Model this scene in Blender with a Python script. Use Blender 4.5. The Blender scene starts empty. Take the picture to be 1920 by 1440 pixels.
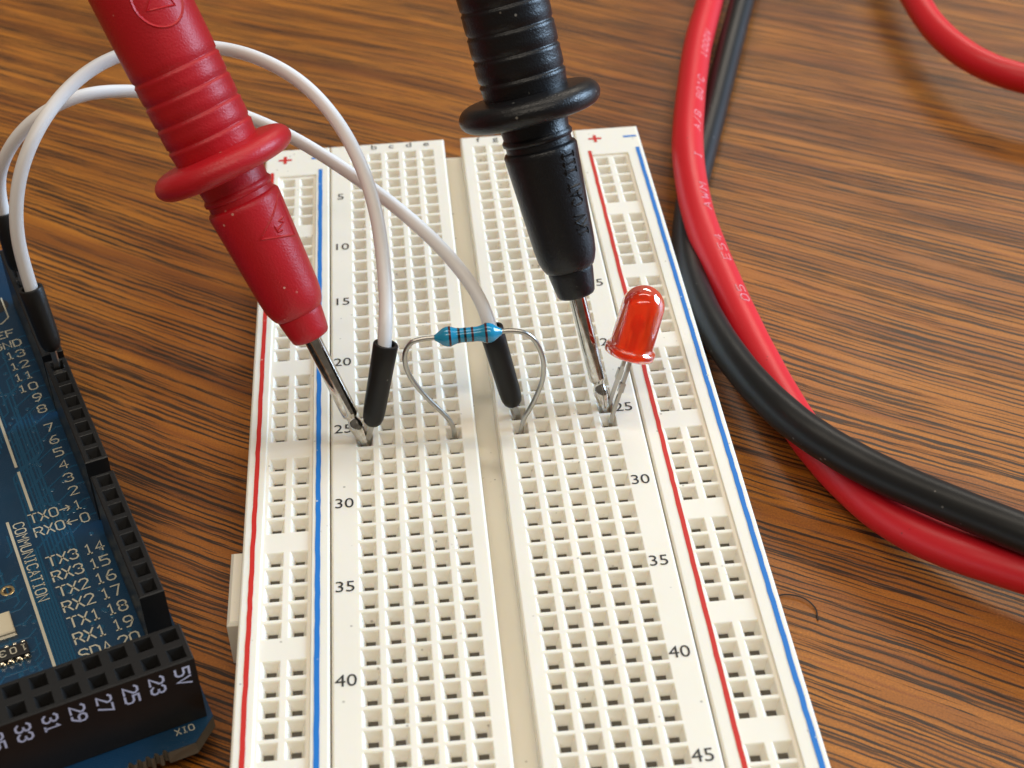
import bpy, bmesh, math, random
from mathutils import Vector, Matrix

random.seed(7)
MM = 0.001
sc = bpy.context.scene
COL = sc.collection

# ------------------------------------------------------------------ camera
cam_d = bpy.data.cameras.new('camera')
cam = bpy.data.objects.new('camera', cam_d)
COL.objects.link(cam)
right = Vector((0.99561153, -0.08896235, -0.02904094))
down = Vector((-0.07787965, -0.61558064, -0.78421632))
fwd = Vector((0.05188869, 0.78303651, -0.61980755))
CAM = Vector((7.64325, -206.713, 127.68367))          # millimetres
m = Matrix(((right.x, -down.x, -fwd.x, CAM.x * MM),
            (right.y, -down.y, -fwd.y, CAM.y * MM),
            (right.z, -down.z, -fwd.z, CAM.z * MM),
            (0, 0, 0, 1)))
cam.matrix_world = m
cam_d.sensor_fit = 'HORIZONTAL'
cam_d.sensor_width = 36.0
cam_d.lens = 36.0 * 3032.0 / 1920.0
cam_d.clip_start = 0.005
cam_d.clip_end = 20.0
cam_d.dof.use_dof = True
cam_d.dof.focus_distance = 0.181
cam_d.dof.aperture_fstop = 52.0
sc.camera = cam

# ------------------------------------------------------------------ world, lamps, exposure
w = bpy.data.worlds.new('World')
sc.world = w
w.use_nodes = True
bg = w.node_tree.nodes['Background']
bg.inputs[0].default_value = (1.0, 0.90, 0.78, 1)
bg.inputs[1].default_value = 0.12


def area_lamp(name, loc, target, sx, sy, power, color):
    d = bpy.data.lights.new(name, 'AREA')
    d.shape = 'RECTANGLE'
    d.size = sx
    d.size_y = sy
    d.energy = power
    d.color = color
    o = bpy.data.objects.new(name, d)
    COL.objects.link(o)
    o.location = loc
    o.rotation_euler = (Vector(target) - Vector(loc)).to_track_quat('-Z', 'Y').to_euler()
    return o


WARM = (1.0, 0.90, 0.76)
area_lamp('ceiling_tube_lamp', (1.05, 2.15, 1.85), (0.0, 0.0, 0), 1.2, 0.45, 15.0, WARM)
area_lamp('ceiling_tube_lamp', (0.05, 0.42, 1.85), (0.0, 0.0, 0), 2.4, 0.15, 14.5, WARM)
area_lamp('ceiling_tube_lamp', (-0.1, -1.05, 1.80), (0.0, 0.0, 0), 2.4, 0.15, 17.0, WARM)
area_lamp('window_lamp', (1.50, 0.22, 0.56), (0.02, -0.05, 0.0), 0.85, 0.7, 42.0, (0.54, 0.75, 1.0))

sc.view_settings.view_transform = 'Standard'
sc.view_settings.look = 'None'
sc.view_settings.exposure = 0.10
sc.view_settings.gamma = 1.0
sc.view_settings.use_curve_mapping = False
sc.render.engine = 'CYCLES'
sc.cycles.use_denoising = True
try:
    sc.cycles.denoiser = 'OPENIMAGEDENOISE'
except Exception:
    pass
sc.cycles.max_bounces = 8
sc.cycles.transmission_bounces = 8
sc.cycles.sample_clamp_indirect = 6.0
sc.cycles.caustics_reflective = False


# ------------------------------------------------------------------ material helpers
def lin(r, g, b):
    f = lambda c: c / 12.92 if c <= 0.04045 else ((c + 0.055) / 1.055) ** 2.4
    return (f(r / 255), f(g / 255), f(b / 255), 1)


class NT:
    def __init__(self, mat):
        self.t = mat.node_tree

    def n(self, typ, **kw):
        o = self.t.nodes.new(typ)
        for k, v in kw.items():
            setattr(o, k, v)
        return o

    def l(self, a, b):
        self.t.links.new(a, b)

    def math(self, op, a, b=None, c=None):
        o = self.n('ShaderNodeMath', operation=op)
        for i, v in enumerate((a, b, c)):
            if v is None:
                continue
            if isinstance(v, (int, float)):
                o.inputs[i].default_value = v
            else:
                self.l(v, o.inputs[i])
        return o.outputs[0]

    def ramp(self, src, stops, interp='LINEAR'):
        o = self.n('ShaderNodeValToRGB')
        cr = o.color_ramp
        cr.interpolation = interp
        while len(cr.elements) > 1:
            cr.elements.remove(cr.elements[-1])
        for i, (p_, c_) in enumerate(stops):
            e = cr.elements[0] if i == 0 else cr.elements.new(p_)
            e.position = p_
            e.color = c_ if isinstance(c_, tuple) else (c_, c_, c_, 1)
        self.l(src, o.inputs[0])
        return o.outputs[0]

    def mix(self, fac, a, b, mode='MIX'):
        o = self.n('ShaderNodeMix', data_type='RGBA', blend_type=mode)
        for i, v in ((0, fac), (6, a), (7, b)):
            if isinstance(v, (int, float)):
                o.inputs[i].default_value = v
            elif isinstance(v, tuple):
                o.inputs[i].default_value = v
            else:
                self.l(v, o.inputs[i])
        return o.outputs[2]

    def coords(self, scale=(1, 1, 1), rot=(0, 0, 0), loc=(0, 0, 0)):
        tc = self.n('ShaderNodeTexCoord')
        mp = self.n('ShaderNodeMapping')
        mp.inputs['Scale'].default_value = scale
        mp.inputs['Rotation'].default_value = rot
        mp.inputs['Location'].default_value = loc
        self.l(tc.outputs['Object'], mp.inputs[0])
        return mp.outputs[0]

    def noise(self, vec, scale, detail=3.0, rough=0.55, dist=0.0):
        o = self.n('ShaderNodeTexNoise')
        o.inputs['Scale'].default_value = scale
        o.inputs['Detail'].default_value = detail
        o.inputs['Roughness'].default_value = rough
        o.inputs['Distortion'].default_value = dist
        self.l(vec, o.inputs['Vector'])
        return o.outputs['Fac']

    def bump(self, height, strength, dist, target):
        o = self.n('ShaderNodeBump')
        o.inputs['Strength'].default_value = strength
        o.inputs['Distance'].default_value = dist
        self.l(height, o.inputs['Height'])
        self.l(o.outputs[0], target.inputs['Normal'])


def principled(name, color, rough=0.5, metal=0.0, spec=0.5, **kw):
    mt = bpy.data.materials.new(name)
    mt.use_nodes = True
    b = mt.node_tree.nodes['Principled BSDF']
    b.inputs['Base Color'].default_value = color if len(color) == 4 else (*color, 1)
    b.inputs['Roughness'].default_value = rough
    b.inputs['Metallic'].default_value = metal
    b.inputs['Specular IOR Level'].default_value = spec
    for k, v in kw.items():
        b.inputs[k].default_value = v
    return mt, NT(mt), b


M = {}


def wood_material():
    mt, t, b = principled('wood_laminate', (0.3, 0.12, 0.03), 0.42)
    ang = math.radians(33)
    # warp the grain softly so that the streaks wander
    base = t.coords((1, 1, 1), (0, 0, ang))
    warp = t.noise(base, 9.0, 1.0)
    sep = t.n('ShaderNodeSeparateXYZ')
    t.l(base, sep.inputs[0])
    off = t.math('MULTIPLY', t.math('SUBTRACT', warp, 0.5), 0.012)
    fw = t.math('MULTIPLY', t.math('SUBTRACT', t.noise(base, 210.0, 2.0), 0.5), 0.0004)
    y2 = t.math('ADD', t.math('ADD', sep.outputs[1], off), fw)

    def stretched(sx, sy, seed):
        c = t.n('ShaderNodeCombineXYZ')
        t.l(t.math('MULTIPLY', sep.outputs[0], sx), c.inputs[0])
        t.l(t.math('MULTIPLY', y2, sy), c.inputs[1])
        c.inputs[2].default_value = seed
        return c.outputs[0]

    tone = t.noise(stretched(9, 210, 1.0), 1.0, 3.0, 0.55)
    colr = t.ramp(tone, [(0.30, lin(120, 65, 15)), (0.45, lin(146, 84, 20)), (0.58, lin(169, 102, 28)), (0.72, lin(133, 72, 17))])
    # reddish brown veins
    vein = t.noise(stretched(26, 900, 4.0), 1.0, 2.0, 0.6)
    vm = t.ramp(vein, [(0.55, 0.0), (0.66, 1.0)])
    colr = t.mix(t.math('MULTIPLY', vm, 0.45), colr, lin(116, 58, 26))

    # dark grain lines: evenly drifting rows broken into long dashes, each of finer threads
    def lines(freq, wander, seed, sx, sy, lo, hi):
        ph = t.math('ADD', t.math('MULTIPLY', y2, freq), t.math('MULTIPLY', t.noise(stretched(9, 130, seed), 1.0, 2.0), wander))
        sn = t.math('MULTIPLY', t.math('SINE', t.math('MULTIPLY', ph, 6.2832)), 0.17)
        amp = t.noise(stretched(sx, sy, seed + 3.3), 1.0, 2.0, 0.5)
        return t.ramp(t.math('ADD', sn, amp), [(lo, 0.0), (hi, 1.0)])

    g1 = lines(1000, 3.0, 2.0, 34, 900, 0.575, 0.615)
    g2 = lines(1500, 4.0, 15.0, 50, 1200, 0.625, 0.665)
    thr = t.ramp(t.noise(stretched(150, 4600, 6.0), 1.0, 2.0, 0.6), [(0.40, 0.25), (0.52, 1.0)])
    dark = t.math('MINIMUM', t.math('ADD', t.math('MULTIPLY', g1, thr), t.math('MULTIPLY', g2, 0.8)), 1.0)
    colr = t.mix(t.math('MULTIPLY', dark, 0.95), colr, lin(32, 20, 9))
    # fine grit of the embossed laminate
    grit = t.noise(base, 4200.0, 2.0, 0.7)
    colr = t.mix(0.6, colr, t.ramp(grit, [(0.25, 0.5), (0.5, 0.98), (0.75, 1.5)]), 'MULTIPLY')
    t.l(colr, b.inputs['Base Color'])
    # glossy film, a little patchy
    smear = t.noise(base, 30.0, 3.0)
    t.l(t.ramp(smear, [(0.3, 0.38), (0.7, 0.48)]), b.inputs['Roughness'])
    h = t.math('ADD', t.math('MULTIPLY', grit, 0.6), t.math('MULTIPLY', dark, -0.5))
    t.bump(h, 0.55, 0.00012, b)
    return mt


def speckle_plastic(name, color, rough, bump_scale=2500, bump=0.15, speck=None, speck_amt=0.0, sss=0.0, sss_col=None, tone=0.04):
    mt, t, b = principled(name, color, rough, 0.0, 0.5 if max(color[:3]) > 0.03 else 0.36)
    v = t.coords()
    n = t.noise(v, bump_scale, 2.0, 0.6)
    t.bump(n, bump, 0.0001, b)
    big = t.noise(v, 45.0, 3.0)
    c = t.mix(t.ramp(big, [(0.3, 0.0), (0.7, 1.0)]), color, tuple(max(0, x * (1 - tone * 2)) for x in color[:3]) + (1,))
    if speck is not None:
        vo = t.n('ShaderNodeTexVoronoi')
        vo.inputs['Scale'].default_value = 900.0
        t.l(v, vo.inputs['Vector'])
        near = t.ramp(vo.outputs['Distance'], [(0.10, 1.0), (0.16, 0.0)])
        pick = t.ramp(t.noise(v, 320.0, 1.0), [(0.60, 0.0), (0.64, 1.0)])
        c = t.mix(t.math('MULTIPLY', t.math('MULTIPLY', near, pick), speck_amt), c, speck)
    t.l(c, b.inputs['Base Color'])
    if sss:
        b.inputs['Subsurface Weight'].default_value = sss
        b.inputs['Subsurface Radius'].default_value = sss_col
        b.inputs['Subsurface Scale'].default_value = 0.0008
    return mt


M['wood'] = wood_material()
M['cream'] = speckle_plastic('cream_plastic', (0.84, 0.79, 0.68, 1), 0.42, 1800, 0.05, (0.12, 0.09, 0.06, 1), 0.5, 0.5, (1.0, 0.8, 0.5), 0.02)
M['ink'] = principled('black_ink', (0.02, 0.02, 0.02), 0.55)[0]
M['red_ink'] = speckle_plastic('red_ink', (0.58, 0.015, 0.01, 1), 0.5, 3000, 0.1, (0.8, 0.6, 0.5, 1), 0.6)
M['blue_ink'] = speckle_plastic('blue_ink', (0.0, 0.17, 0.55, 1), 0.5, 3000, 0.1, (0.7, 0.72, 0.7, 1), 0.6)
M['clip'] = principled('contact_metal', (0.085, 0.075, 0.06), 0.45, 0.5)[0]
M['red_rubber'] = speckle_plastic('red_probe_plastic', (0.56, 0.007, 0.016, 1), 0.42, 4200, 0.45, (0.75, 0.45, 0.35, 1), 0.7, tone=0.1)
M['black_rubber'] = speckle_plastic('black_probe_plastic', (0.007, 0.007, 0.008, 1), 0.33, 4200, 0.5, (0.35, 0.33, 0.28, 1), 0.5)
M['housing'] = speckle_plastic('black_plug_plastic', (0.010, 0.009, 0.008, 1), 0.42, 1500, 0.06, (0.3, 0.28, 0.25, 1), 0.4)
M['white_wire'] = speckle_plastic('white_insulation', (0.78, 0.76, 0.74, 1), 0.38, 900, 0.03, None, 0, 0.2, (1, .9, .85), 0.02)
M['red_cable'] = speckle_plastic('red_cable_jacket', (0.66, 0.012, 0.022, 1), 0.40, 2200, 0.06, (0.10, 0.01, 0.01, 1), 0.5)
M['black_cable'] = speckle_plastic('black_cable_jacket', (0.010, 0.010, 0.010, 1), 0.40, 2200, 0.08, (0.3, 0.28, 0.26, 1), 0.5)
M['cable_print'] = principled('pale_cable_print', (0.85, 0.38, 0.43), 0.5)[0]


def chrome():
    mt, t, b = principled('nickel_plating', (0.78, 0.74, 0.68), 0.12, 1.0)
    v = t.coords()
    n = t.noise(v, 900.0, 4.0, 0.7)
    t.l(t.ramp(n, [(0.35, 0.05), (0.7, 0.22)]), b.inputs['Roughness'])
    t.l(t.ramp(t.noise(v, 420.0, 3.0, 0.7), [(0.35, (0.70, 0.67, 0.62, 1)), (0.7, (0.42, 0.37, 0.30, 1))]), b.inputs['Base Color'])
    return mt


M['chrome'] = chrome()
M['tin'] = principled('tinned_wire', (0.46, 0.44, 0.405), 0.28, 1.0)[0]
M['solder'] = principled('solder', (0.78, 0.72, 0.58), 0.22, 1.0)[0]
M['gold'] = principled('gilded_pad', (0.75, 0.56, 0.28), 0.3, 1.0)[0]
M['res_blue'] = principled('blue_lacquer', (0.012, 0.25, 0.43), 0.2, 0.0, 0.5, **{'Coat Weight': 0.5, 'Coat Roughness': 0.08})[0]
M['band_brown'] = principled('brown_band', (0.06, 0.012, 0.014), 0.25)[0]
M['band_black'] = principled('black_band', (0.008, 0.009, 0.012), 0.25)[0]
M['pcb_edge'] = speckle_plastic('bare_fibreglass', (0.21, 0.20, 0.16, 1), 0.6, 1600, 0.4, tone=0.2)
M['silk'] = principled('silkscreen_ink', (0.50, 0.47, 0.37), 0.55)[0]
M['head_print'] = principled('white_header_print', (0.55, 0.58, 0.75), 0.5)[0]
M['header'] = speckle_plastic('black_header_plastic', (0.010, 0.0095, 0.009, 1), 0.36, 1500, 0.12)
M['chip'] = principled('black_chip', (0.012, 0.012, 0.013), 0.4)[0]
M['ceramic'] = principled('pale_ceramic', (0.62, 0.55, 0.40), 0.35)[0]
M['hair'] = principled('dark_hair', (0.02, 0.012, 0.008), 0.35)[0]


def pcb_mask():
    mt, t, b = principled('blue_solder_mask', (0.004, 0.045, 0.13), 0.28, **{'Coat Weight': 0.3, 'Coat Roughness': 0.1})
    v = t.coords()
    n = t.noise(v, 70.0, 3.0)
    t.l(t.ramp(n, [(0.35, (0.002, 0.026, 0.064, 1)), (0.65, (0.003, 0.038, 0.090, 1))]), b.inputs['Base Color'])
    br = t.n('ShaderNodeTexBrick')
    br.inputs['Scale'].default_value = 900.0
    br.inputs['Mortar Size'].default_value = 0.06
    t.l(t.coords((1, 1, 1), (0, 0, math.radians(20))), br.inputs['Vector'])
    hatch = t.math('MULTIPLY', br.outputs['Fac'], t.ramp(t.noise(v, 95.0, 1.0), [(0.5, 0.0), (0.58, 1.0)]))
    t.bump(hatch, 0.35, 0.00006, b)
    return mt


M['pcb'] = pcb_mask()
M['trace'] = principled('masked_copper_trace', (0.006, 0.065, 0.135), 0.25, **{'Coat Weight': 0.3, 'Coat Roughness': 0.1})[0]


def led_material():
    mt = bpy.data.materials.new('red_epoxy')
    mt.use_nodes = True
    nt = mt.node_tree
    b = nt.nodes['Principled BSDF']
    b.inputs['Base Color'].default_value = (0.98, 0.075, 0.014, 1)
    b.inputs['Roughness'].default_value = 0.05
    b.inputs['IOR'].default_value = 1.50
    b.inputs['Transmission Weight'].default_value = 0.52
    b.inputs['Subsurface Weight'].default_value = 1.0
    b.inputs['Subsurface Radius'].default_value = (1.0, 0.12, 0.06)
    b.inputs['Subsurface Scale'].default_value = 0.003
    return mt


M['led'] = led_material()
M['led_frame'] = principled('lead_frame_in_epoxy', (0.95, 0.20, 0.10), 0.35, 0.2)[0]


# ------------------------------------------------------------------ mesh helpers (all lengths in millimetres)
class MB:
    def __init__(self):
        self.v, self.f = [], []

    def add(self, verts, faces):
        o = len(self.v)
        self.v += [Vector(x) for x in verts]
        self.f += [tuple(i + o for i in f) for f in faces]
        return self

    def quad(self, a, b, c, d):
        return self.add([a, b, c, d], [(0, 1, 2, 3)])

    def box(self, x0, x1, y0, y1, z0, z1, c=0.0, top_c=None, frame=None):
        """box with chamfered top edges"""
        t = c if top_c is None else top_c
        ring = lambda a, z: [(x0 + a, y0 + a, z), (x1 - a, y0 + a, z), (x1 - a, y1 - a, z), (x0 + a, y1 - a, z)]
        vs = ring(0, z0) + (ring(0, z1 - t) + ring(t, z1) if t else ring(0, z1))
        n = len(vs) // 4
        fs = [(3, 2, 1, 0)]
        for k in range(n - 1):
            for i in range(4):
                j = (i + 1) % 4
                fs.append((4 * k + i, 4 * k + j, 4 * k + 4 + j, 4 * k + 4 + i))
        b = 4 * (n - 1)
        fs.append((b, b + 1, b + 2, b + 3))
        if frame:
            vs = [frame(*q) for q in vs]
        return self.add(vs, fs)

    def build(self, name, mat, parent=None, base=(0, 0, 0), smooth=False, sharp=None):
        base = Vector(base)
        me = bpy.data.meshes.new(name)
        me.from_pydata([tuple((q - base) * MM) for q in self.v], [], self.f)
        me.validate(verbose=False)
        if smooth:
            me.polygons.foreach_set('use_smooth', [True] * len(me.polygons))
            if sharp is not None:
                try:
                    me.set_sharp_from_angle(angle=math.radians(sharp))
                except Exception:
                    pass
        me.materials.append(M[mat] if isinstance(mat, str) else mat)
        me.update()
        o = bpy.data.objects.new(name, me)
        COL.objects.link(o)
        if parent is not None:
            o.parent = parent
        else:
            o.location = base * MM
        return o


def thing(name, label, cat, base, group=None):
    o = bpy.data.objects.new(name, None)
    COL.objects.link(o)
    o.empty_display_size = 0.005
    o.location = Vector(base) * MM
    o['label'] = label
    o['category'] = cat
    if group:
        o['group'] = group
    return o


def catmull(pts, n=12):
    P = [Vector(q) for q in pts]
    P = [P[0] * 2 - P[1]] + P + [P[-1] * 2 - P[-2]]
    out = []
    for i in range(1, len(P) - 2):
        a, b, c, d = P[i - 1:i + 3]
        for k in range(n):
            t = k / n
            out.append(0.5 * ((2 * b) + (c - a) * t + (2 * a - 5 * b + 4 * c - d) * t * t + (3 * b - a - 3 * c + d) * t ** 3))
    out.append(P[-2])
    return out


def smooth_path(pts, it=2):
    """relax a polyline a little, keeping its ends"""
    q = [Vector(x) for x in pts]
    for _ in range(it):
        q = [q[0]] + [(q[i - 1] + q[i] * 2 + q[i + 1]) / 4 for i in range(1, len(q) - 1)] + [q[-1]]
    return q


def frames(pts):
    T = []
    for i in range(len(pts)):
        a = pts[max(0, i - 1)]
        b = pts[min(len(pts) - 1, i + 1)]
        T.append((b - a).normalized())
    ref = Vector((0, 0, 1)) if abs(T[0].z) < 0.9 else Vector((0, 1, 0))
    N = (ref - T[0] * ref.dot(T[0])).normalized()
    out = []
    for i, t in enumerate(T):
        if i:
            N = (N - t * N.dot(t)).normalized()
        out.append((t, N.copy(), t.cross(N)))
    return out


def tube(mb, pts, r, seg=16, caps=True, square=False):
    fr = frames(pts)
    vs, fs = [], []
    n = 4 if square else seg
    for i, (q, (t, N, B)) in enumerate(zip(pts, fr)):
        rr = r[i] if isinstance(r, (list, tuple)) else r
        for k in range(n):
            a = 2 * math.pi * (k + (0.5 if square else 0)) / n
            vs.append(q + (N * math.cos(a) + B * math.sin(a)) * rr * (math.sqrt(2) if square else 1))
    for i in range(len(pts) - 1):
        for k in range(n):
            j = (k + 1) % n
            fs.append((i * n + k, i * n + j, (i + 1) * n + j, (i + 1) * n + k))
    if caps:
        fs.append(tuple(range(n - 1, -1, -1)))
        fs.append(tuple(range((len(pts) - 1) * n, len(pts) * n)))
    return mb.add(vs, fs)


def axis_frame(a):
    a = Vector(a).normalized()
    e1 = a.cross(Vector((0, 0, 1))).normalized()
    e2 = a.cross(e1)
    return a, e1, e2


def lathe(mb, origin, axis, prof, seg=48):
    a, e1, e2 = axis_frame(axis)
    o = Vector(origin)
    vs, fs = [], []
    for t, r in prof:
        for k in range(seg):
            th = 2 * math.pi * k / seg
            vs.append(o + a * t + (e1 * math.cos(th) + e2 * math.sin(th)) * max(r, 1e-4))
    for i in range(len(prof) - 1):
        for k in range(seg):
            j = (k + 1) % seg
            fs.append((i * seg + k, (i + 1) * seg + k, (i + 1) * seg + j, i * seg + j))
    if prof[0][1] > 1e-3:
        fs.append(tuple(range(seg)))
    if prof[-1][1] > 1e-3:
        fs.append(tuple(range(len(prof) * seg - 1, (len(prof) - 1) * seg - 1, -1)))
    return mb.add(vs, fs)


# ------------------------------------------------------------------ stroke lettering (plotter style)
G = {
 '0': [[(1, 0), (3, 0), (4, 1), (4, 5), (3, 6), (1, 6), (0, 5), (0, 1), (1, 0)]],
 '1': [[(1, 5), (2, 6), (2, 0)], [(1, 0), (3, 0)]],
 '2': [[(0, 5), (1, 6), (3, 6), (4, 5), (4, 4), (0, 0), (4, 0)]],
 '3': [[(0, 5), (1, 6), (3, 6), (4, 5), (4, 4), (3, 3.2), (2, 3.2)], [(3, 3.2), (4, 2), (4, 1), (3, 0), (1, 0), (0, 1)]],
 '4': [[(3, 0), (3, 6), (0, 2), (4, 2)]],
 '5': [[(4, 6), (0, 6), (0, 3.6), (3, 3.6), (4, 2.6), (4, 1), (3, 0), (0, 0)]],
 '6': [[(3.5, 6), (2, 6), (0, 3), (0, 1), (1, 0), (3, 0), (4, 1), (4, 2.4), (3, 3.2), (0.3, 3)]],
 '7': [[(0, 6), (4, 6), (1.4, 0)]],
 '8': [[(1, 3.2), (0, 4), (0, 5), (1, 6), (3, 6), (4, 5), (4, 4), (3, 3.2), (1, 3.2), (0, 2.2), (0, 1), (1, 0), (3, 0), (4, 1), (4, 2.2), (3, 3.2)]],
 '9': [[(0.5, 0), (2, 0), (4, 3), (4, 5), (3, 6), (1, 6), (0, 5), (0, 3.7), (1, 2.8), (3.7, 3)]],
 'A': [[(0, 0), (2, 6), (4, 0)], [(0.7, 2), (3.3, 2)]],
 'B': [[(0, 0), (0, 6), (3, 6), (4, 5), (4, 4), (3, 3), (0, 3)], [(3, 3), (4, 2), (4, 1), (3, 0), (0, 0)]],
 'C': [[(4, 5), (3, 6), (1, 6), (0, 5), (0, 1), (1, 0), (3, 0), (4, 1)]],
 'D': [[(0, 0), (0, 6), (2.6, 6), (4, 4.6), (4, 1.4), (2.6, 0), (0, 0)]],
 'E': [[(4, 6), (0, 6), (0, 0), (4, 0)], [(0, 3), (3, 3)]],
 'F': [[(4, 6), (0, 6), (0, 0)], [(0, 3), (3, 3)]],
 'G': [[(4, 5), (3, 6), (1, 6), (0, 5), (0, 1), (1, 0), (3, 0), (4, 1), (4, 3), (2.4, 3)]],
 'I': [[(2, 0), (2, 6)], [(1, 0), (3, 0)], [(1, 6), (3, 6)]],
 'K': [[(0, 0), (0, 6)], [(4, 6), (0, 2.5)], [(1.3, 3.6), (4, 0)]],
 'L': [[(0, 6), (0, 0), (4, 0)]],
 'M': [[(0, 0), (0, 6), (2, 3), (4, 6), (4, 0)]],
 'N': [[(0, 0), (0, 6), (4, 0), (4, 6)]],
 'O': [[(1, 0), (3, 0), (4, 1), (4, 5), (3, 6), (1, 6), (0, 5), (0, 1), (1, 0)]],
 'P': [[(0, 0), (0, 6), (3, 6), (4, 5), (4, 4), (3, 3), (0, 3)]],
 'R': [[(0, 0), (0, 6), (3, 6), (4, 5), (4, 4), (3, 3), (0, 3)], [(2, 3), (4, 0)]],
 'S': [[(4, 5), (3, 6), (1, 6), (0, 5), (0, 4), (1, 3.1), (3, 2.9), (4, 2), (4, 1), (3, 0), (1, 0), (0, 1)]],
 'T': [[(0, 6), (4, 6)], [(2, 6), (2, 0)]],
 'U': [[(0, 6), (0, 1), (1, 0), (3, 0), (4, 1), (4, 6)]],
 'V': [[(0, 6), (2, 0), (4, 6)]],
 'W': [[(0, 6), (1, 0), (2, 4), (3, 0), (4, 6)]],
 'X': [[(0, 0), (4, 6)], [(0, 6), (4, 0)]],
 '/': [[(0.5, -0.5), (3.5, 6.5)]],
 '*': [[(1.3, 4.6), (1.3, 5.6), (2, 6), (2.7, 5.6), (2.7, 4.6), (2, 4.2), (1.3, 4.6)]],
 '>': [[(0, 3), (5.4, 3)], [(3.6, 4.8), (5.4, 3), (3.6, 1.2)]],
 '<': [[(0, 3), (5.4, 3)], [(1.8, 4.8), (0, 3), (1.8, 1.2)]],
 ' ': [],
}


def stroke(mb, line, wd, fmap, ridge=None, close=False):
    """ribbon along a 2-D polyline; ridge adds a raised middle so that it stands out as relief"""
    pts = [Vector((x, y)) for x, y in line]
    if ridge is not None:                      # subdivide for curved carriers
        q = []
        for a, b in zip(pts, pts[1:]):
            n = max(1, int((b - a).length / 0.25))
            q += [a.lerp(b, k / n) for k in range(n)]
        pts = q + [pts[-1]]
    n = len(pts)
    closed = (pts[0] - pts[-1]).length < 1e-6
    L, R_, Cn = [], [], []
    for i in range(n):
        d1 = (pts[i] - pts[i - 1]).normalized() if i else ((pts[-1] - pts[-2]).normalized() if closed else None)
        d2 = (pts[i + 1] - pts[i]).normalized() if i < n - 1 else ((pts[1] - pts[0]).normalized() if closed else None)
        d1 = d1 or d2
        d2 = d2 or d1
        nn = Vector((-(d1 + d2).y, (d1 + d2).x))
        nn = nn.normalized() if nn.length > 1e-6 else Vector((-d1.y, d1.x))
        k = min(1.6, 1 / max(0.4, nn.dot(Vector((-d1.y, d1.x)))))
        ext = Vector((0, 0))
        if not closed and i == 0:
            ext = -d2 * wd * 0.45
        if not closed and i == n - 1:
            ext = d1 * wd * 0.45
        c = pts[i] + ext
        L.append(c + nn * wd * 0.5 * k)
        R_.append(c - nn * wd * 0.5 * k)
        Cn.append(c)
    if ridge is None:
        vs = [fmap(q.x, q.y, 0) for q in L] + [fmap(q.x, q.y, 0) for q in R_]
        fs = [(i, n + i, n + i + 1, i + 1) for i in range(n - 1)]
    else:
        vs = [fmap(q.x, q.y, -0.06) for q in L] + [fmap(q.x, q.y, ridge) for q in Cn] + [fmap(q.x, q.y, -0.06) for q in R_]
        fs = [(i, n + i, n + i + 1, i + 1) for i in range(n - 1)] + [(n + i, 2 * n + i, 2 * n + i + 1, n + i + 1) for i in range(n - 1)]
    mb.add(vs, fs)


def text_width(s, size, adv):
    return sum((7.4 if c in '<>' else adv) for c in s) * size / 6 - (adv - 4) * size / 6


def text(mb, s, x, y, size, wd, fmap, adv=5.6, align='L', xs=1.0, ridge=None):
    """lettering with its left (or right, or middle) end at x and its baseline at y"""
    k = size / 6
    tw = text_width(s, size, adv) * xs
    cx = x - (tw if align == 'R' else tw / 2 if align == 'C' else 0)
    for c in s:
        for ln in G[c]:
            stroke(mb, [(cx + px * k * xs, y + py * k) for px, py in ln], wd, fmap, ridge)
        cx += (7.4 if c in '<>' else adv) * k * xs
    return mb


def font_mesh(s, size, name):
    """flat lettering in the built-in typeface, middle at the origin, cap height = size (mm)"""
    cu = bpy.data.curves.new(name, 'FONT')
    cu.body = s
    cu.align_x = 'CENTER'
    cu.align_y = 'CENTER'
    cu.size = size * MM / 0.70
    cu.resolution_u = 4
    ob = bpy.data.objects.new(name, cu)
    me = bpy.data.meshes.new_from_object(ob)
    bpy.data.objects.remove(ob)
    bpy.data.curves.remove(cu)
    return me


# ------------------------------------------------------------------ plate with sunken square funnels
def funnel_plate(mb, x0, x1, y0, y1, z, cols, rows, half, slot, depth, shaft, skip=None, lip=0.07, frame=None, lo=None):
    """top face at height z over a rectangle, with a tapering square hole at every column and row"""
    fm = frame or (lambda x, y, zz: (x, y, zz))
    hx, hy = half
    sx, sy = slot
    xs = [x0]
    for c in cols:
        xs += [c - hx - lip, c + hx + lip]
    xs.append(x1)
    ys = [y0]
    for r in sorted(rows):
        ys += [r - hy - lip, r + hy + lip]
    ys.append(y1)
    nx, ny = len(xs), len(ys)
    vs = [fm(x, y, z) for y in ys for x in xs]
    fs = []
    holes = []
    sr = sorted(rows)
    for j in range(ny - 1):
        for i in range(nx - 1):
            if i % 2 == 1 and j % 2 == 1 and not (skip and skip(cols[i // 2], sr[j // 2])):
                holes.append((cols[i // 2], sr[j // 2]))
                continue
            fs.append((j * nx + i, j * nx + i + 1, (j + 1) * nx + i + 1, (j + 1) * nx + i))
    mb.add(vs, fs)
    ring = lambda cx, cy, a, b, zz: [fm(cx - a, cy - b, zz), fm(cx + a, cy - b, zz), fm(cx + a, cy + b, zz), fm(cx - a, cy + b, zz)]
    for cx, cy in holes:
        v = (ring(cx, cy, hx + lip, hy + lip, z) + ring(cx, cy, hx, hy, z - lip) + ring(cx, cy, sx, sy, z - depth) + ring(cx, cy, sx, sy, z - shaft))
        f = []
        for k in range(3):
            for i in range(4):
                j = (i + 1) % 4
                f.append((4 * k + i, 4 * k + j, 4 * k + 4 + j, 4 * k + 4 + i))
        mb.add(v, f)


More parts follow.
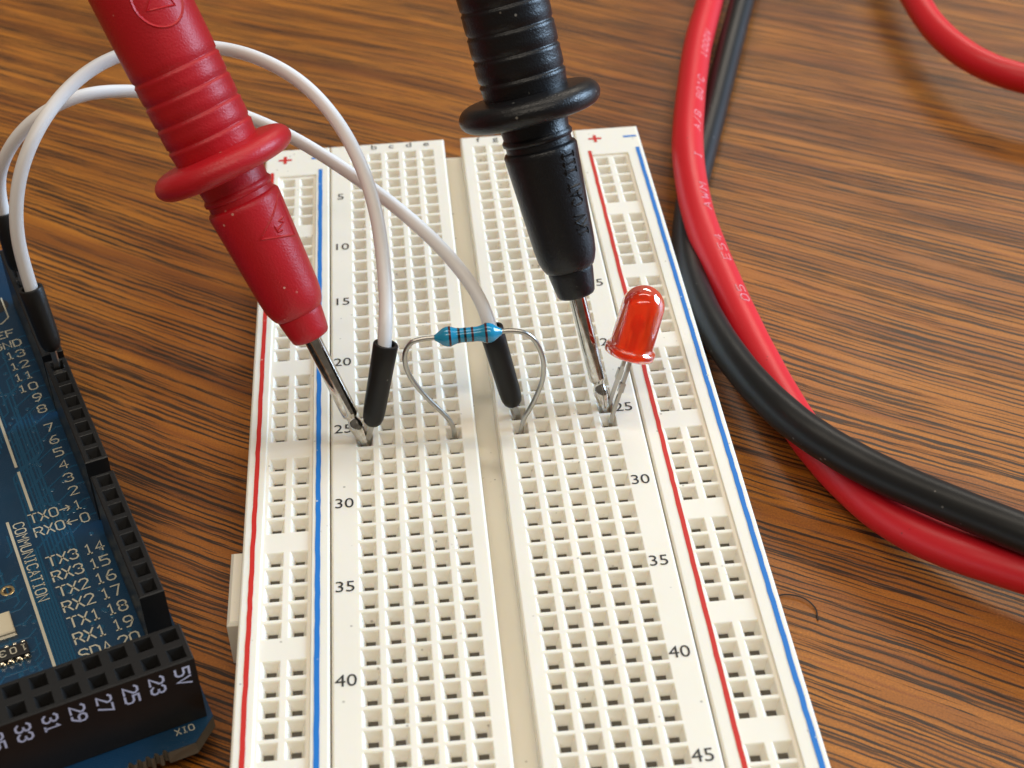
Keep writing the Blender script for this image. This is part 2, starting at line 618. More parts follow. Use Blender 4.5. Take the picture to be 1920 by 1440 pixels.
def rim(mb, x0, x1, y0, y1, zt, zb, c, sides='NSEW'):
    """chamfer and side walls below a rectangular top face that is inset by c"""
    a = [(x0 + c, y0 + c), (x1 - c, y0 + c), (x1 - c, y1 - c), (x0 + c, y1 - c)]
    k = c * 0.3
    b1 = [(x0 + k, y0 + k), (x1 - k, y0 + k), (x1 - k, y1 - k), (x0 + k, y1 - k)]
    b = [(x0, y0), (x1, y0), (x1, y1), (x0, y1)]
    vs = [(*q, zt) for q in a] + [(*q, zt - k) for q in b1] + [(*q, zt - c) for q in b] + [(*q, zb) for q in b]
    fs = []
    for n in range(3):
        for i in range(4):
            j = (i + 1) % 4
            fs.append((4 * n + j, 4 * n + i, 4 * n + 4 + i, 4 * n + 4 + j))
    mb.add(vs, fs)


# ================================================================== TABLE
tb = MB()
tb.box(-700, 700, -420, 620, -28, 0, 2.0)
table = tb.build('table', 'wood')
table['kind'] = 'structure'
table['label'] = 'brown wood grain laminate table top'

# ================================================================== BREADBOARD
P = 2.54
ZT = 9.0
BX0, BX1, BY0, BY1 = -13.2, 41.3, -162.9, 2.3
SL, SR = -3.9, 31.85
bb = thing('breadboard', 'cream solderless breadboard lying on the wooden table', 'breadboard', (13.97, -80, 0))
BASE = (13.97, -80, 0)
rowy = lambda r: -r * P + 1.06
rows = [rowy(r) for r in range(1, 64)]
mb = MB()
CH0, CH1 = 12.75, 15.2
g = 0.06
c_ = 0.25
# left half a-e, right half f-j
for x0, x1, cols in ((SL + g, CH0, [i * P for i in range(5)]), (CH1, SR - g, [(7 + i) * P for i in range(5)])):
    funnel_plate(mb, x0 + c_, x1 - c_, BY0 + c_, BY1 - c_, ZT, cols, rows, (0.86, 0.98), (0.48, 0.47), 1.08, 1.30, lip=0.10)
    rim(mb, x0, x1, BY0, BY1, ZT, 0.9, c_)
# trough between the halves
mb.quad((CH0 - .02, BY0 + .3, 5.9), (CH1 + .02, BY0 + .3, 5.9), (CH1 + .02, BY1 - .3, 5.9), (CH0 - .02, BY1 - .3, 5.9))
mb.quad((CH0 - .02, BY1 - .3, 5.9), (CH1 + .02, BY1 - .3, 5.9), (CH1 + .02, BY1 - .3, 0.9), (CH0 - .02, BY1 - .3, 0.9))
ts = mb.build('terminal_strip', 'cream', bb, BASE)

inrow = set()
for g0 in range(3, 62, 6):
    inrow |= {r for r in range(g0, g0 + 5)}
raily = {r: -r * P + 0.86 for r in range(3, 62)}


def rail(x0, x1, hx):
    mb = MB()
    fx0, fx1 = hx[0] - 1.40, hx[1] + 1.40
    fy0, fy1 = raily[61] - 1.5, raily[3] + 1.6
    d = 0.28
    zt = ZT
    X0, X1, Y0, Y1 = x0 + c_, x1 - c_, BY0 + c_, BY1 - c_
    # frame round the sunken field
    mb.quad((X0, Y0, zt), (X1, Y0, zt), (X1, fy0, zt), (X0, fy0, zt))
    mb.quad((X0, fy1, zt), (X1, fy1, zt), (X1, Y1, zt), (X0, Y1, zt))
    mb.quad((X0, fy0, zt), (fx0, fy0, zt), (fx0, fy1, zt), (X0, fy1, zt))
    mb.quad((fx1, fy0, zt), (X1, fy0, zt), (X1, fy1, zt), (fx1, fy1, zt))
    i = 0.14
    a = [(fx0, fy0, zt), (fx1, fy0, zt), (fx1, fy1, zt), (fx0, fy1, zt)]
    b = [(fx0 + i, fy0 + i, zt - d), (fx1 - i, fy0 + i, zt - d), (fx1 - i, fy1 - i, zt - d), (fx0 + i, fy1 - i, zt - d)]
    mb.add(a + b, [(0, 1, 5, 4), (1, 2, 6, 5), (2, 3, 7, 6), (3, 0, 4, 7)])
    rr = {raily[r]: r for r in raily}
    funnel_plate(mb, fx0 + i, fx1 - i, fy0 + i, fy1 - i, zt - d, hx, list(raily.values()), (0.86, 0.98), (0.48, 0.47), 1.03, 1.25, lip=0.10,
                 skip=lambda x, y: rr[y] not in inrow)
    rim(mb, x0, x1, BY0, BY1, ZT, 0.9, c_)
    return mb


rail_l = rail(BX0, SL - g, [-9.8, -7.22]).build('power_rail', 'cream', bb, BASE)
rail_r = rail(SR + g, BX1, [35.0, 37.6]).build('power_rail', 'cream', bb, BASE)
rail_l['label'] = 'power rail beside the red probe'
rail_r['label'] = 'power rail beside the cables'


def wobble_line(mb, x, y0, y1, wd, z):
    n = 120
    vs = []
    for k in range(n + 1):
        y = y0 + (y1 - y0) * k / n
        j = random.uniform(-0.03, 0.03)
        vs += [(x - wd / 2 + j + random.uniform(-.015, .015), y, z), (x + wd / 2 + j + random.uniform(-.015, .015), y, z)]
    mb.add(vs, [(2 * k, 2 * k + 2, 2 * k + 3, 2 * k + 1) for k in range(n)])


ZI = ZT + 0.03
for rl, xr, xb, xp, xm in ((rail_l, -12.1, -5.25, -10.35, -5.6), (rail_r, 33.55, 40.5, 34.75, 39.85)):
    b = MB()
    wobble_line(b, xr, -158.0, -4.1, 0.50, ZI)
    b.build('red_line', 'red_ink', rl, BASE)
    b = MB()
    wobble_line(b, xb, -158.0, -3.9, 0.54, ZI)
    b.build('blue_line', 'blue_ink', rl, BASE)
    b = MB()
    b.box(xp - 0.95, xp + 0.95, -0.95, -0.50, ZT, ZI)
    b.box(xp - 0.22, xp + 0.22, -1.75, 0.30, ZT, ZI + .004)
    b.build('plus_mark', 'red_ink', rl, BASE)
    b = MB()
    b.box(xm - 0.95, xm + 0.95, -0.90, -0.45, ZT, ZI)
    b.build('minus_mark', 'blue_ink', rl, BASE)


def put_text(s, size, x, y, name, parent, mesh=None, sx=1.0):
    me = mesh or font_mesh(s, size, name)
    if not me.materials:
        me.materials.append(M['ink'])
    o = bpy.data.objects.new(name, me)
    COL.objects.link(o)
    o.parent = parent
    o.location = (Vector((x, y, ZI)) - Vector(BASE)) * MM
    o.scale = (sx, 1, 1)
    return o


for r in range(5, 64, 5):
    me = font_mesh(str(r), 1.52, 'row_number')
    put_text(str(r), 1.5, -2.42, -r * P + 0.78, 'row_number', ts, me, 1.02)
    put_text(str(r), 1.5, 30.05, -r * P + 0.78, 'row_number', ts, me, 1.02)
for i, ch in enumerate('abcdefghij'):
    x = (i if i < 5 else i + 2) * P
    put_text(ch, 1.35, x - 0.05, 1.18, 'column_letter', ts)

# sprung metal contacts under the holes
cb = MB().box(-5.9, 5.9, -0.72, 0.72, -3.6, 0)
c0 = cb.build('contact_clip', 'clip', ts, (0, 0, 0))
first = True
for y in rows[:52]:
    for cx in (2 * P, 9 * P):
        o = c0 if first else c0.copy()
        if not first:
            COL.objects.link(o)
            o.parent = ts
        first = False
        o.location = (Vector((cx, y, ZT - 1.17)) - Vector(BASE)) * MM
for rl, hx in ((rail_l, [-9.8, -7.22]), (rail_r, [35.0, 37.6])):
    for x in hx:
        MB().box(x - 0.72, x + 0.72, raily[61] - 1, raily[3] + 1, ZT - 5, ZT - 1.40).build('contact_clip', 'clip', rl, BASE)
# peg that joins boards side by side
tab = MB().box(-14.75, -13.1, -90.0, -79.4, 1.2, 7.0, 0.35)
tab.build('joining_peg', 'cream', rail_l, BASE)
MB().box(BX0 + 0.4, BX1 - 0.4, BY0 + 0.4, BY1 - 0.4, 0.0, 1.0).build('adhesive_pad', 'cream', bb, BASE)

# ================================================================== MICROCONTROLLER BOARD
U = Vector((0.3439902, -0.93897324, 0))
W = Vector((-0.93897324, -0.3439902, 0))
O0 = Vector((-29.6765, -67.5839, 0))
ZP = 4.0            # top of the printed board
ZH = 12.5           # top of the sockets


def mf(uu, ww, z):
    return O0 + U * uu + W * ww + Vector((0, 0, z))


mega = thing('microcontroller_board', 'dark blue microcontroller board with black pin sockets and white lettering', 'circuit board', O0 + U * 5 + W * 24)
MBASE = tuple(O0 + U * 5 + W * 24)


def outline():
    o = [(-60, -1.95), (34.5, -1.95), (36.95, 0.55), (36.95, 3.2)]
    # snapped-off tabs leave a ragged edge
    w_ = 3.2
    for k in range(5):
        o += [(36.95, w_ + 0.1), (36.55, w_ + 0.25), (36.45, w_ + 0.5), (36.95, w_ + 0.68)]
        w_ += 0.85
    o += [(36.95, 20), (36.95, 50.3), (-60, 50.3)]
    return o


ol = outline()
b = MB()
n = len(ol)
vs = [mf(a, c, ZP) for a, c in ol]
b.add(vs, [tuple(range(n))[::-1] if False else tuple(range(n))])
board = b.build('board', 'pcb', mega, MBASE)
if board.data.polygons[0].normal.z < 0:
    board.data.flip_normals()
b = MB()
vs = [mf(a, c, ZP - 0.03) for a, c in ol] + [mf(a + random.uniform(-.05, .05), c, ZP - 0.8) for a, c in ol] + [mf(a, c, ZP - 1.6) for a, c in ol]
fs = [tuple(range(2 * n, 3 * n))]
for k in range(2):
    fs += [(k * n + i, k * n + (i + 1) % n, (k + 1) * n + (i + 1) % n, (k + 1) * n + i) for i in range(n)]
b.add(vs, fs)
b.build('board_edge', 'pcb_edge', board, MBASE)


def socket(u0, u1, w0, w1, us, ws, half, slot):
    """pin socket strip with funnels, chamfered upper edges"""
    b = MB()
    e = 0.12
    funnel_plate(b, u0 + e, u1 - e, w0 + e, w1 - e, ZH, us, ws, half, slot, 1.05, 3.0, lip=0.05, frame=mf)
    ring = lambda a, z: [mf(u0 + a, w0 + a, z), mf(u1 - a, w0 + a, z), mf(u1 - a, w1 - a, z), mf(u0 + a, w1 - a, z)]
    v = ring(e, ZH) + ring(0, ZH - e) + ring(0, ZP + 0.05)
    f = []
    for k in range(2):
        for i in range(4):
            j = (i + 1) % 4
            f.append((4 * k + j, 4 * k + i, 4 * k + 4 + i, 4 * k + 4 + j))
    b.add(v, f)
    return b


hu = [(-39.6 - 2 * P, 10), (-17.78, 8), (5.08, 8)]
heads = []
for u0, cnt in hu:
    us = [u0 + k * P for k in range(cnt)]
    h = socket(us[0] - 1.32, us[-1] + 1.32, -1.27, 1.27, us, [0.0], (0.90, 0.70), (0.32, 0.30)).build('pin_socket', 'header', mega, MBASE)
    MB().box(us[0] - 1, us[-1] + 1, -0.5, 0.5, ZH - 4.0, ZH - 2.4, frame=mf).build('contact_strip', 'chip', h, MBASE)
    heads.append(h)
ws = [k * P for k in range(18)]
dbl = socket(29.21, 34.29, -1.38, ws[-1] + 1.38, [30.48, 33.02], ws, (0.80, 0.80), (0.34, 0.34)).build('double_pin_socket', 'header', mega, MBASE)
for uu in (30.48, 33.02):
    MB().box(uu - .5, uu + .5, -1, ws[-1] + 1, ZH - 4.0, ZH - 2.4, frame=mf).build('contact_strip', 'chip', dbl, MBASE)
    for ww in ws[:10]:
        mbp = MB()
        for s in (-1, 1):
            mbp.box(uu - 0.22, uu + 0.22, ww + s * 0.30 - 0.06, ww + s * 0.30 + 0.06, ZH - 3.2, ZH - 1.25, frame=mf)
        mbp.build('contact_spring', 'clip', dbl, MBASE)

# numbers printed on the outer face of the double socket
for k, s in enumerate(['5V', '23', '25', '27', '29', '31', '33', '35', '37']):
    b = MB()
    fm = lambda x, y, h, ww=k * P: mf(34.29 + 0.03 + h, ww - y, ZH - x)
    text(b, s, 0.85, -0.66, 1.32, 0.22, fm, adv=5.4, xs=1.05)
    b.build('printed_number', 'head_print', dbl, MBASE)

# white lettering on the board
silk = lambda x, y, h: mf(-y, -x, ZP + 0.045 + h)


def silk_text(s, w_, uu, size=1.45, wd=0.17, align='R', xs=1.0, adv=5.4):
    b = MB()
    text(b, s, -w_, -uu - size / 2, size, wd, silk, adv=adv, align=align, xs=xs)
    b.build('board_lettering', 'silk', board, MBASE)


pin_u = {}
for k in range(8):
    pin_u[7 - k] = -17.78 + k * P
for k in range(6):
    pin_u[13 - k] = -34.52 + k * P
for k in range(8):
    pin_u[14 + k] = 5.08 + k * P
for nn in (13, 12, 11, 10, 9, 8, 7, 6, 5, 4, 3, 2):
    silk_text(str(nn), 2.25, pin_u[nn] + 0.1)
silk_text('GND', 2.2, -36.9, xs=0.95)
silk_text('AREF', 2.6, -39.4, xs=0.95)
silk_text('TX0>1', 2.45, -2.35, 1.5, xs=0.86)
silk_text('RX0<0', 2.2, 0.15, 1.5, xs=0.88)
for nn, s in zip(range(14, 22), ('TX3', 'RX3', 'TX2', 'RX2', 'TX1', 'RX1', 'SDA', 'SCL')):
    silk_text(s, 8.05, pin_u[nn] + 0.4, 1.55, 0.19, 'L', xs=0.86)
    silk_text(str(nn), 1.85, pin_u[nn] + 0.4, 1.55, 0.19, 'R', xs=0.86)
b = MB()
comm = lambda x, y, h: mf(x, -y, ZP + 0.045 + h)
text(b, 'COMMUNICATION', -2.3, -10.25, 1.15, 0.15, comm, adv=5.6, xs=0.98)
b.build('board_lettering', 'silk', board, MBASE)
b = MB()
text(b, 'PWM', -30.2, -7.9, 1.15, 0.15, comm, adv=5.6)
b.build('board_lettering', 'silk', board, MBASE)
b = MB()
text(b, 'XIO', -2.0, -35.35, 0.72, 0.10, silk, adv=5.6)
b.build('board_lettering', 'silk', board, MBASE)
for u0, u1, ww in ((-24, -12.1, 7.85), (-11.2, -3.7, 7.8), (-3.05, 28.9, 10.75)):
    b = MB()
    b.box(u0, u1, ww - 0.16, ww + 0.16, ZP, ZP + 0.035, frame=mf)
    b.build('printed_line', 'silk', board, MBASE)

# copper tracks under the solder mask
b = MB()
fm = lambda x, y, h: mf(x, y, ZP + 0.012 + h)


def track(pts, wd=0.22):
    for (x0, y0), (x1, y1) in zip(pts, pts[1:]):
        d = Vector((x1 - x0, y1 - y0))
        if d.length < 1e-4:
            continue
        nn = Vector((-d.y, d.x)).normalized() * wd / 2
        e = d.normalized() * wd * 0.3
        A, Bv = Vector((x0, y0)) - e, Vector((x1, y1)) + e
        lo = [mf(*(A + nn * 1.25), ZP - 0.01), mf(*(Bv + nn * 1.25), ZP - 0.01), mf(*(Bv - nn * 1.25), ZP - 0.01), mf(*(A - nn * 1.25), ZP - 0.01)]
        h = 0.02 + random.uniform(0, 0.004)
        hi = [mf(*(A + nn * .8), ZP + h), mf(*(Bv + nn * .8), ZP + h), mf(*(Bv - nn * .8), ZP + h), mf(*(A - nn * .8), ZP + h)]
        b.add(lo + hi, [(4, 5, 6, 7), (0, 1, 5, 4), (1, 2, 6, 5), (2, 3, 7, 6), (3, 0, 4, 7)])


for k in range(7):                       # lanes along the board between the line and the labels
    ww = 8.55 + 0.33 * k
    track([(2.5 + k * 0.3, ww), (28.9, ww)])
for k in range(14):                      # fan-out towards the sockets
    uu = -38 + k * 2.9 + random.uniform(-.4, .4)
    w1 = random.uniform(4.4, 7.0)
    track([(uu, 1.3), (uu, 2.0), (uu + (w1 - 2.0) * 0.8, w1), (uu + 6 + w1, w1), (uu + 8 + w1, w1 + 2)])
for k in range(9):
    ww = 3.2 + 0.42 * k
    track([(-30 + 0.42 * k, ww + 5.2), (-26.5 + 0.42 * k, ww + 5.2), (-25.5 + 0.42 * k, ww + 4.2), (-20 + 0.9 * k, ww + 4.2 - 0.1 * k)])
for k in range(8):
    ww = 4.2 + 0.45 * k
    track([(-22 + .4 * k, ww), (-14 + .3 * k, ww), (-12.4 + .3 * k, ww + 1.2), (-4.4 + .5 * k, ww + 1.2), (-3.4 + .5 * k, ww + .4), (3 + .6 * k, ww + .4)])
for k in range(10):
    uu = 6 + 2.2 * k
    track([(uu, 11.4), (uu + .8, 12.2), (uu + .8, 13.6 + random.uniform(0, 3)), (uu + 2.2, 15 + random.uniform(0, 3))])
for k in range(70):
    uu, ww = random.uniform(-40, 26), random.uniform(11.2, 20)
    ln = random.uniform(1.2, 4)
    track([(uu, ww), (uu + ln, ww), (uu + ln + .7, ww + .7)])
track([(24.6, 12.2), (24.6, 16.5), (25.6, 17.2), (26.6, 16.5), (26.6, 12.2), (25.6, 11.5), (24.6, 12.2)], 0.25)
track([(20.6, 12.0), (21.4, 12.8), (21.4, 17.5)], 0.25)
tr = b.build('copper_tracks', 'trace', board, MBASE)
tr['kind'] = 'stuff'
# plated holes
b = MB()
for k in range(140):
    uu, ww = random.uniform(-42, 27), random.choice((random.uniform(2.2, 7.5), random.uniform(11.2, 17)))
    q = mf(uu, ww, ZP)
    lathe(b, q, (0, 0.001, 1), [(0.0, 0.30), (0.03, 0.26), (0.034, 0.12), (0.005, 0.09)], 10)
v_ = b.build('plated_holes', 'trace', board, MBASE)
v_['kind'] = 'stuff'
b = MB()
lathe(b, mf(7.8, 12.9, ZP), (0, 0.001, 1), [(0.0, 0.78), (0.035, 0.72), (0.04, 0.52), (0.006, 0.46)], 24)
b.build('plated_hole', 'gold', board, MBASE)
b = MB()
lathe(b, mf(7.8, 12.9, ZP), (0, 0.001, 1), [(0.008, 0.5), (0.009, 0.0)], 20)
b.build('drill_hole', 'chip', board, MBASE)
# dark mounting hole with its printed corner near the far end
b = MB()
lathe(b, mf(-46.4, 3.6, ZP), (0, 0.001, 1), [(0.02, 1.75), (0.03, 1.6), (-1.2, 1.55)], 28)
b.build('mounting_hole', 'chip', board, MBASE)
b = MB()
text(b, ' ', 0, 0, 1, .1, silk)
stroke(b, [(-6.6, 43.0), (-3.6, 42.0), (-2.5, 43.1), (-2.5, 48)], 0.16, silk)
b.build('printed_line', 'silk', board, MBASE)
# row of solder joints seen beside the sockets
for u0, cnt in hu:
    for k in range(cnt):
        pass

# small parts near the left border of the picture
sm = MB().box(11.7, 14.9, 13.35, 15.6, ZP + 0.0, ZP + 0.85, 0.12, frame=mf).build('small_component', 'ceramic', mega, MBASE)
MB().box(13.9, 15.1, 13.25, 15.7, ZP - 0.01, ZP + 0.55, 0.25, frame=mf).build('solder_cap', 'solder', sm, MBASE)
rn = MB().box(16.6, 18.3, 12.6, 16.0, ZP, ZP + 0.62, 0.06, frame=mf).build('resistor_array', 'chip', mega, MBASE)
for k in range(4):
    ww = 12.95 + k * 0.86
    for u0, u1 in ((16.15, 16.75), (18.15, 18.95)):
        bm_ = MB()
        lathe(bm_, mf((u0 + u1) / 2, ww, ZP), (0, 0.001, 1), [(0, 0.40), (0.25, 0.36), (0.5, 0.2), (0.56, 0.0)], 14)
        bm_.build('solder_joint', 'solder', rn, MBASE)
b = MB()
text(b, '103', 12.75, 17.05, 0.85, 0.12, lambda x, y, h: mf(y, x, ZP + 0.65 + h), adv=7.6)
b.build('printed_number', 'silk', rn, MBASE)
b = MB()
for k in range(3):
    b.box(-4.1, -3.2, 11.7 + k * 0.9, 12.3 + k * 0.9, ZP, ZP + 0.1, 0.03, frame=mf)
b.build('solder_pads', 'gold', board, MBASE)
# solder tails carry the board above the table
b = MB()
for u0, cnt in hu:
    for k in range(cnt):
        b.box(u0 + k * P - .3, u0 + k * P + .3, -.3, .3, 0.0, ZP - 1.5, frame=mf)
for uu in (30.48, 33.02):
    for ww in ws:
        b.box(uu - .3, uu + .3, ww - .3, ww + .3, 0.0, ZP - 1.5, frame=mf)
for k in range(14):
    b.box(-30 + k * P - .3, -30 + k * P + .3, 47.7, 48.3, 0.0, ZP - 1.5, frame=mf)
st = b.build('solder_tails', 'solder', mega, MBASE)
st['kind'] = 'stuff'


# ================================================================== TEST PROBES
def probe(name, label, tip, axis, mat, L, marks):
    a, e1, e2 = axis_frame(axis)
    tip = Vector(tip)
    t = thing(name, label, 'test probe', tip)
    bs = tuple(tip)
    k = L / 36.06
    S = lambda pr: [(tt * k, r) for tt, r in pr]
    # metal tip: cone, ball, neck, rod
    b = MB()
    lathe(b, tip, a, [(-0.7, 0.36), (0.0, 0.44), (1.9, 0.84), (2.3, 0.87), (2.75, 0.80), (3.05, 0.66), (3.3, 0.62), (3.5, 0.66), (3.75, 0.90), (4.0, 0.96), (15.5, 0.96)], 40)
    b.build('metal_tip', 'chrome', t, bs, True, 40)
    # nose
    b = MB()
    lathe(b, tip, a, S([(14.0, 1.0), (14.03, 1.7), (14.15, 2.0), (14.4, 2.18), (15.2, 2.33), (16.8, 2.56), (17.3, 2.6), (17.5, 2.55)]), 56)
    b.build('nose', mat, t, bs, True, 50)
    b = MB()
    lathe(b, tip, a, S([(17.3, 1.5), (17.32, 2.62), (17.45, 2.80), (18.0, 3.08), (18.8, 3.34), (20.2, 3.50), (25, 3.78), (30.6, 4.12), (31.2, 4.14), (31.5, 3.95), (31.6, 3.72),
                        (32.2, 3.70), (32.35, 3.92), (32.75, 3.97), (33.0, 3.80), (33.15, 3.72), (35.2, 3.95)]), 72)
    fb = b.build('front_barrel', mat, t, bs, True, 50)
    # finger guard
    pr = []
    for q in range(25):
        th = -math.pi / 2 + math.pi * q / 24
        pr.append((36.15 + 1.42 * math.sin(th) * (1.0), 6.35 + 1.62 * math.cos(th)))
    pr = [(34.65, 3.7), (34.7, 5.2)] + pr + [(37.65, 5.4), (37.75, 4.6)]
    b = MB()
    lathe(b, tip, a, S(pr), 80)
    b.build('finger_guard', mat, t, bs, True, 60)
    # grip with shallow ring grooves
    pr = [(36.8, 4.55), (37.3, 4.62), (38.6, 4.74)]
    tt = 39.6
    for q in range(4):
        pr += [(tt - 0.55, 4.80 + .02 * q), (tt - 0.30, 4.86 + .02 * q), (tt - 0.12, 4.74 + .02 * q), (tt, 4.66 + .02 * q), (tt + 0.14, 4.66 + .02 * q), (tt + 0.32, 4.80 + .02 * q), (tt + 1.2, 4.84 + 0.02 * q)]
        tt += 2.62
    pr += [(50, 4.92), (70, 5.0), (88, 4.6), (92, 4.0), (96, 2.6), (104, 2.2), (104.1, 0.0)]
    b = MB()
    lathe(b, tip, a, S(pr), 80)
    gr = b.build('grip', mat, t, bs, True, 50)
    prof = [(18.8, 3.34), (20.2, 3.50), (25, 3.78), (30.6, 4.12), (36, 4.5), (48, 4.88), (50, 4.92), (70, 5.0)]

    def surf(tt, arc, h):
        q = tt / k
        for (t0, r0), (t1, r1) in zip(prof, prof[1:]):
            if t0 <= q <= t1:
                r = r0 + (r1 - r0) * (q - t0) / (t1 - t0)
                break
        else:
            r = 4.0
        th = arc
        return tip + a * tt + (e1 * math.cos(th) + e2 * math.sin(th)) * (r + h)

    marks(t, surf, fb, gr, bs)
    return t


def red_marks(t, surf, fb, gr, bs):
    # warning triangle with a flash on the front barrel: x is the arc (mm), y the way up the probe
    ph0 = math.radians(-88)
    fm = lambda x, y, h: surf(27.2 + y, ph0 + x / 3.9, h)
    b = MB()
    tri = [(-2.5, -0.6), (1.75, -2.05), (1.95, 2.7), (-2.5, -0.6)]
    stroke(b, tri, 0.42, fm, 0.13)
    stroke(b, [(0.95, 0.35), (0.25, 0.25), (0.75, -0.15), (-0.35, -0.5)], 0.40, fm, 0.12)
    stroke(b, [(-0.5, -0.15), (-0.4, -0.75), (0.1, -0.8)], 0.32, fm, 0.12)
    b.build('warning_triangle', 'red_rubber', fb, bs, True, 30)
    fm = lambda x, y, h: surf(53.6 + y, math.radians(-103) + x / 4.9, h)
    b = MB()
    stroke(b, [(2.75 * math.cos(i * math.pi / 18), 3.2 * math.sin(i * math.pi / 18)) for i in range(37)], 0.45, fm, 0.16)
    stroke(b, [(-1.7, -0.9), (1.3, -1.5), (0.7, 1.7), (-1.7, -0.9)], 0.36, fm, 0.12)
    b.build('oval_emblem', 'red_rubber', gr, bs, True, 30)


def black_marks(t, surf, fb, gr, bs):
    ph0 = math.radians(-75)
    fm = lambda x, y, h: surf(21.2 + x, ph0 - y / 3.9, h)
    b = MB()
    text(b, '1KV CAT III', 0.0, -0.85, 1.55, 0.34, fm, adv=5.3, xs=0.64, ridge=0.14)
    b.build('raised_lettering', 'black_rubber', fb, bs, True, 30)


probe('red_test_probe', 'red test probe with finger guard leaning its metal tip into the breadboard', (0.0, -65.14, ZT - 0.3),
      (-0.35153766, 0.3447126, 0.87039904), 'red_rubber', 35.2, red_marks)
probe('black_test_probe', 'black test probe with ring grooves touching a lead of the red light', (27.94, -62.6, ZT - 0.3),
      (-0.18805934, 0.37611868, 0.90728629), 'black_rubber', 36.06, black_marks)


# ================================================================== JUMPER WIRES
def plug(parent, bs, pin_tip, low, top, r=1.5):
    """moulded plug: round sleeve open at the wire end, square pin at the other"""
    low, top, pin_tip = Vector(low), Vector(top), Vector(pin_tip)
    d = top - low
    Ln = d.length
    b = MB()
    prof = [(0.0, 0.45), (0.12, 0.72), (0.45, 1.02), (1.0, 1.19), (2.0, 1.27), (Ln * 0.75, 1.36), (Ln - 0.15, r - 0.08), (Ln, r - 0.16), (Ln + 0.02, r - 0.45), (Ln - 0.9, r - 0.5), (Ln - 0.95, 0.0)]
    lathe(b, low, d, prof, 32)
    b.build('plug_sleeve', 'housing', parent, bs, True, 40)
    b = MB()
    tube(b, [pin_tip - Vector((0, 0, 1.2)), pin_tip, low + d.normalized() * 0.6], 0.3, square=True)
    b.build('plug_pin', 'tin', parent, bs)


def jumper(label, pts, plugs, base):
    t = thing('jumper_wire', label, 'jumper wire', base, 'white jumper wires')
    path = smooth_path(catmull(pts, 8), 6)
    path = smooth_path(path, 20)
    b = MB()
    tube(b, path, 0.79, 18)
    b.build('insulation', 'white_wire', t, base, True, 60)
    for pl in plugs:
        plug(t, base, *pl)
    return t


Z9 = Vector((0, 0, 9))
V3 = lambda x, y, z: Vector((x, y, z)) + Z9
A_pin, A_low, A_top = V3(0.35, -64.95, 0.2), V3(0.98, -64.7, 1.9), V3(3.38, -62.5, 11.6)
M7_pin, M7_low, M7_top = V3(-35.79, -50.89, 3.3), V3(-35.92, -50.45, 5.4), V3(-37.1, -48.95, 13.4)
w1 = [A_top - (A_top - A_low).normalized() * 1.5, V3(3.6, -60.6, 12.6 + 1.2), V3(3.76, -58, 14.9), V3(3.74, -54, 19.01), V3(3.07, -50, 23.59), V3(0.99, -45, 27.74), V3(-2.07, -40, 30.36), V3(-5.62, -36, 31.94),
      V3(-9.9, -33, 32.92), V3(-13.97, -31, 33.25), V3(-20.22, -32, 34.41), V3(-25.86, -34, 34.27), V3(-30.36, -37, 32.63), V3(-33.79, -42, 30.18), V3(-36.4, -45.4, 25.82),
      V3(-37.5, -47.4, 20.4), V3(-37.3, -48.4, 15.8), M7_top - (M7_top - M7_low).normalized() * 1.5]
jumper('white jumper wire arching over the other, plugged in next to the red probe tip', w1, [(A_pin, A_low, A_top), (M7_pin, M7_low, M7_top)], (0.35, -64.95, 9))
B_pin, B_low, B_top = V3(17.75, -62.5, 0.2), V3(17.35, -62.15, 1.0), V3(15.2, -59.6, 10.6)
G_pin, G_low, G_top = V3(-42.43, -32.77, 3.3), V3(-42.6, -32.4, 5.2), V3(-43.1, -31.0, 12.9)
w2 = [B_top - (B_top - B_low).normalized() * 1.5, V3(14.7, -58.2, 12.2), V3(13.51, -56, 14.05), V3(10.55, -52, 16.74), V3(5.44, -46, 19.15), V3(0.08, -40, 20.68), V3(-5.46, -35, 22.38), V3(-10.56, -31, 23.32),
      V3(-18.76, -28, 25.6), V3(-25.61, -28, 26.84), V3(-30.28, -30, 27.9), V3(-34.8, -31.5, 26.9), V3(-38.9, -32, 24.0), V3(-41.9, -31.6, 19.6), V3(-43.0, -31.0, 15.6), G_top - (G_top - G_low).normalized() * 1.5]
jumper('white jumper wire passing under the other, plugged in behind the blue resistor', w2, [(B_pin, B_low, B_top), (G_pin, G_low, G_top)], (17.75, -62.5, 9))

# ================================================================== RESISTOR
rs = thing('resistor', 'blue banded resistor bridging the middle trough on bent wire leads', 'resistor', (13, -65.1, 9))
RB = (13, -65.1, 9)
RL, RR = V3(8.75, -63.62, 12.72), V3(16.25, -63.60, 12.86)
ax = (RR - RL)
Lr = ax.length
half = [(0, 0.30), (0.25, 0.45), (0.6, 0.72), (0.95, 0.98), (1.35, 1.12), (1.75, 1.13), (2.1, 1.0), (2.45, 0.88), (2.8, 0.82)]
prof = half + [(Lr - x, r) for x, r in reversed(half)]


def rr_(x):
    for (a0, r0), (a1, r1) in zip(prof, prof[1:]):
        if a0 <= x <= a1:
            return r0 + (r1 - r0) * (x - a0) / (a1 - a0)
    return 0.3


